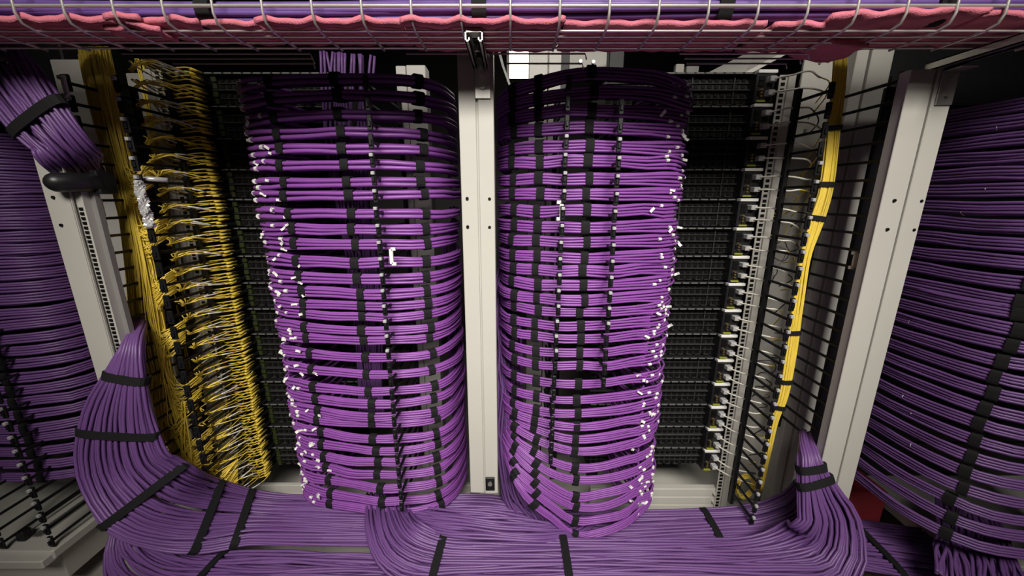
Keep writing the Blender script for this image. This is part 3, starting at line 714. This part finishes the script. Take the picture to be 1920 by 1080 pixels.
# pink foam strips
xw = lambda px: xat(px, 40, DF)
def foam(px0, px1, d0, d1, dz, label, amp=0.006, lip=0.0, thick=0.008, skew=0.0, tilt=0.0):
    x0, x1 = xw(px0), xw(px1); nx = max(8, int((x1 - x0) / 0.006)); ny = 8; root = []
    v = []; c0 = xat(33, 25, DF)
    for side in (0, 1):
        for i in range(nx + 1):
            x = x0 + (x1 - x0) * i / nx; ph = ((x - c0) / 0.0806) % 1.0
            sag = -amp * math.sin(math.pi * ph) ** 0.8 + amp * .5
            for j in range(ny + 1):
                s_ = j / ny; D = d0 + (d1 - d0) * s_ + skew * (i / nx - .5)
                l = lip * (1 - s_) ** 3
                v.append((x + 0.004 * math.sin(9 * s_ + i * .2), D, HB + dz + 0.006 + sag * (1 - .6 * s_) + l + tilt * (i / nx - .5) + (thick if side else 0) + .001 * math.sin(i * .9 + j)))
    W = ny + 1; o2 = (nx + 1) * W; f = []
    for i in range(nx):
        for j in range(ny):
            a = i * W + j; f.append((a, a + 1, a + W + 1, a + W)); f.append((o2 + a, o2 + a + W, o2 + a + W + 1, o2 + a + 1))
        a = i * W; f.append((a, a + W, o2 + a + W, o2 + a)); a += ny; f.append((a, o2 + a, o2 + a + W, a + W))
    for j in range(ny):
        a = j; f.append((a, o2 + a, o2 + a + 1, a + 1)); a = nx * W + j; f.append((a, a + 1, o2 + a + 1, o2 + a))
    return tag(link_mesh('foam_strip', v, f, 'foam', None, True), label, 'foam strip', 'pink foam strips in the overhead tray')
foam(-260, 205, .702, .80, 0, 'pink foam strip at the far left of the overhead tray', thick=.009)
foam(196, 258, .698, .78, -.002, 'short pink foam offcut poking through the tray left of centre, upper one', lip=.004)
foam(178, 215, .712, .745, -.010, 'small pink foam scrap hanging lowest at the left of the tray', amp=.001)
foam(230, 288, .704, .75, -.010, 'second pink foam scrap hanging below the tray beside the small scrap', amp=.001, tilt=-.012)
foam(262, 362, .707, .80, .001, 'pink foam strip above the yellow fibre waterfall in the tray')
foam(366, 470, .712, .80, -.002, 'darker set-back pink foam strip above the yellow fibre rows', amp=.004)
foam(474, 752, .703, .80, -.002, 'pink scalloped foam strip above the left purple column')
foam(750, 1058, .698, .825, -.004, 'long pink scalloped foam strip above the centre post', amp=.006, skew=.004)
foam(1060, 1455, .716, .835, -.001, 'set-back dull pink foam strip above the right purple column', amp=.003)
foam(1462, 1560, .712, .83, -.004, 'short set-back pink foam strip above the right fibre leads', amp=.004)
foam(1556, 1850, .698, .83, -.001, 'pink foam strip rising above the right post', lip=.010, tilt=.010)
foam(1845, 2180, .702, .82, .004, 'pink foam strip at the far right of the overhead tray', lip=.004)
# hanging corner of foam at right
q = P(1690, 75, .79)
fl = foam(1600, 1700, .765, .85, -.012, 'pink foam flap sagging through the tray beside the right post', amp=.003, tilt=-.012)

# struts and brackets on the posts
def strut(xc, d0, d1, htop, label, w=0.030, h=0.016):
    r = thing('strut_channel', label, 'strut', 'slotted struts under the overhead tray', (xc, d0, htop - h))
    t_ = .0022
    m = MB().box(xc - w / 2, xc + w / 2, d0, d1, htop - t_, htop)
    for s_ in (-1, 1):
        xo = xc + s_ * w / 2
        m.box(xo, xo - s_ * t_, d0, d1, htop - h, htop); m.box(xo, xo - s_ * .008, d0, d1, htop - h, htop - h + t_)
        m.box(xo - s_ * .008, xo - s_ * (.008 - t_), d0, d1, htop - h, htop - h + .006)
    sub(m, 'channel', 'zinc', r)
    for k in range(3):
        y = d0 + (d1 - d0) * (.25 + .25 * k); sub(MB().box(xc - .005, xc + .005, y - .010, y + .010, htop - t_ - .0012, htop - t_), 'slot', 'port', r)
    sub(MB().cyl((xc, d0 + .05, htop - .014), (xc, d0 + .05, htop - .003), .004, 8), 'bolt', 'zinc', r)
    return r
def ell(xc, Df, ztop, zbot, w, label):
    r = thing('angle_bracket', label, 'bracket', 'angle brackets joining struts to posts', (xc, Df, zbot))
    sub(MB().box(xc - w / 2, xc + w / 2, Df - .004, Df - .001, zbot, ztop, b=.0008), 'plate', 'zinc', r)
    sub(MB().box(xc - w / 2, xc + w / 2, Df - .035, Df - .004, ztop - .003, ztop, b=.0008), 'foot', 'zinc', r)
    for zz in (.3, .72):
        z = zbot + (ztop - zbot) * zz; sub(MB().cyl((xc, Df - .009, z), (xc, Df - .003, z), .0055, 6), 'bolt_head', 'zinc', r)
    return r
xs = xat(895, 90, .78)
strut(xs, .712, DP, HB - .005, 'open steel strut under the tray at the centre post')
ell(xat(905, 145, DP), DP - .002, Zat(112, DP), Zat(186, DP), .032, 'bolted steel angle bracket at the top of the centre post')
strut((rx0 + rx1) / 2 + .012, .70, DP + .02, HB - .006, 'dark steel strut under the tray at the right post')
ell(rx1 - .018, DP - .002, zr(.250), zr(.185), .034, 'bolted steel angle bracket at the top of the right post')
strut((lx0 + lx1) / 2 - .01, .70, DP + .02, HB - .006, 'dark steel strut under the tray at the left post')

# ------------------------------------------------------------------ beyond the racks, seen over the bundles
bl = thing('light_fitting', 'bright lit panel seen through the gap right of the centre post', 'light', None, tuple(P(978, 130, 1.9)))
q0, q1 = P(955, 78, 1.9), P(1002, 145, 1.9)
sub(MB().box(q0[0], q1[0], 1.9, 1.92, q1[2], q0[2], b=.002), 'diffuser', 'lamp', bl)
sub(MB().box(q0[0] - .012, q0[0], 1.89, 1.93, q1[2] - .02, q0[2] + .02), 'frame', 'grey', bl); sub(MB().box(q1[0], q1[0] + .012, 1.89, 1.93, q1[2] - .02, q0[2] + .02), 'frame', 'grey', bl)
sub(MB().box(q0[0] - .012, q1[0] + .012, 1.92, 1.94, q0[2] + .02, 2.75), 'hanger', 'grey', bl)
gs = thing('plastic_strip', 'shiny pale strip hanging slanted beside the lit panel', 'strip', None, (0, 0, 0))
fn = spline(np.array([V(P(926, 60, 1.36)[0], 1.36, 2.75), P(926, 60, 1.36), P(932, 85, 1.35), P(942, 120, 1.34), P(955, 155, 1.33), P(966, 188, 1.32)]), 12); t, a, b = frames(fn); v = []
for i in range(12):
    w = .010 * (1.1 - i / 14)
    v += [fn[i] + V(-w, .001, 0), fn[i] + V(w, .003, 0), fn[i] + V(w, .006, 0), fn[i] + V(-w, .004, 0)]
link_mesh('film', v, tube_faces(12, 4, True), 'wrap', gs, False)
pb = thing('punched_plate', 'light plate with bolt heads and a dark square window above the right column', 'plate', None, tuple(P(1100, 110, 1.4)))
a0, a1 = P(1066, 70, 1.4), P(1136, 150, 1.4)
sub(MB().box(a0[0], a1[0], 1.4, 1.412, a1[2], a0[2], b=.002), 'plate', 'white', pb)
b0, b1 = P(1086, 72, 1.4), P(1117, 96, 1.4); sub(MB().box(b0[0], b1[0], 1.396, 1.402, b1[2], b0[2]), 'window', 'port', pb)
for px, py in ((1076, 92), (1088, 116), (1112, 117)):
    q = P(px, py, 1.4); sub(MB().cyl(q, q - V(0, .008, 0), .0055, 8), 'bolt_head', 'zinc', pb)
upright('dark_post', 1050, 1068, 120, 1.3, -1.2, 0.45, 'black vertical post left of the punched plate', depth=.03, mat='black')
upright('dark_post', 1142, 1170, 120, 1.32, -1.2, 0.45, 'black vertical post right of the punched plate', depth=.03, mat='black')
upright('far_upright', 1268, 1284, 120, 1.45, -1.2, 0.45, 'thin pale upright behind the right end of the right column', depth=.02)
upright('far_upright', 1288, 1312, 120, 1.47, -1.2, 0.45, 'dim grey upright just above the topmost black panel', depth=.02, mat='grey')
sl = thing('slanted_sheet', 'pale slanted panel above the black panels at right', 'panel', None, tuple(P(1400, 130, 1.4)))
cs = [P(1328, 143, 1.32), P(1398, 143, 1.20), P(1478, 100, 1.20), P(1420, 96, 1.40)]
v = [tuple(c) for c in cs] + [tuple(c + V(0, .004, .012)) for c in cs]
mm = MB().add(v, [(0, 1, 2, 3), (7, 6, 5, 4), (0, 4, 5, 1), (1, 5, 6, 2), (2, 6, 7, 3), (3, 7, 4, 0)]); sub(mm, 'plate', 'white', sl)
tag(MB().box(RX0 - .02, RX1 + .02, 1.16, 1.36, unit_z(0) + .001, unit_z(0) + .006, b=.001).build('top_cover', 'black'), 'black cover plate on top of the right stack of panels', 'cover plate')

# ------------------------------------------------------------------ floor-level bases
nb = thing('neighbour_base', 'white stepped rack base at the bottom left corner', 'base plate', None, (-1.8, .86, zr(-1.04)))
xb = xat(88, 1049, .855)
sub(MB().box(-2.4, xb, .87, 1.6, zr(-1.03), zr(-1.0), b=.004), 'top_plate', 'white', nb)
sub(MB().box(-2.4, xb - .004, .845, .885, zr(-1.035), zr(-1.008), b=.003), 'front_lip', 'white', nb)
sub(MB().box(-2.4, xb - .02, .90, 1.5, zr(-1.13), zr(-1.03)), 'plinth', 'white', nb)
q = P(62, 1000, .93); sub(MB().box(q[0] - .012, q[0] + .012, .90, .925, zr(-1.0), zr(-.968), b=.003), 'black_block', 'black', nb)
sub(MB().box(q[0] + .012, q[0] + .040, .915, 1.09, zr(-.999), zr(-.995), b=.001), 'slotted_tongue', 'zinc', nb)
sub(MB().box(q[0] + .024, q[0] + .029, .935, 1.06, zr(-.9955), zr(-.9945)), 'slot', 'port', nb)
rb = thing('neighbour_base', 'white rack base at the bottom right corner', 'base plate', None, (1.7, .9, zr(-1.08)))
sub(MB().box(1.30, 2.4, .86, 1.6, zr(-1.06), zr(-1.0), b=.004), 'top_plate', 'white', rb)
sub(MB().box(1.30, 2.4, .84, .86, zr(-1.04), zr(-1.02), b=.003), 'front_lip', 'white', rb)
tag(MB().box(1.02, 1.075, 1.0, 1.25, zr(-1.12), zr(-.93), b=.004).build('end_cheek', 'white'), 'small pale box end behind the foot of the right post', 'end plate')
tag(MB().box(1.09, 1.26, 1.05, 1.3, zr(-1.12), zr(-.96), b=.004).build('red_box', 'red'), 'dull red box in the shade behind the foot of the right post', 'box')
tag(MB().box(-1.33, -1.18, .62, .66, 0.0, .05, b=.004).build('red_strip', 'red'), 'red strip on the floor at the bottom left', 'strip')
# the lit ceiling fitting over the aisle
cl = thing('ceiling_light', 'flush ceiling light over the aisle', 'light', None, (0.08, -.70, CZ + 1.29))
MB().box(-1.0, 1.0, -.45, .45, .02, .05, b=.003).build('housing', 'white', cl)
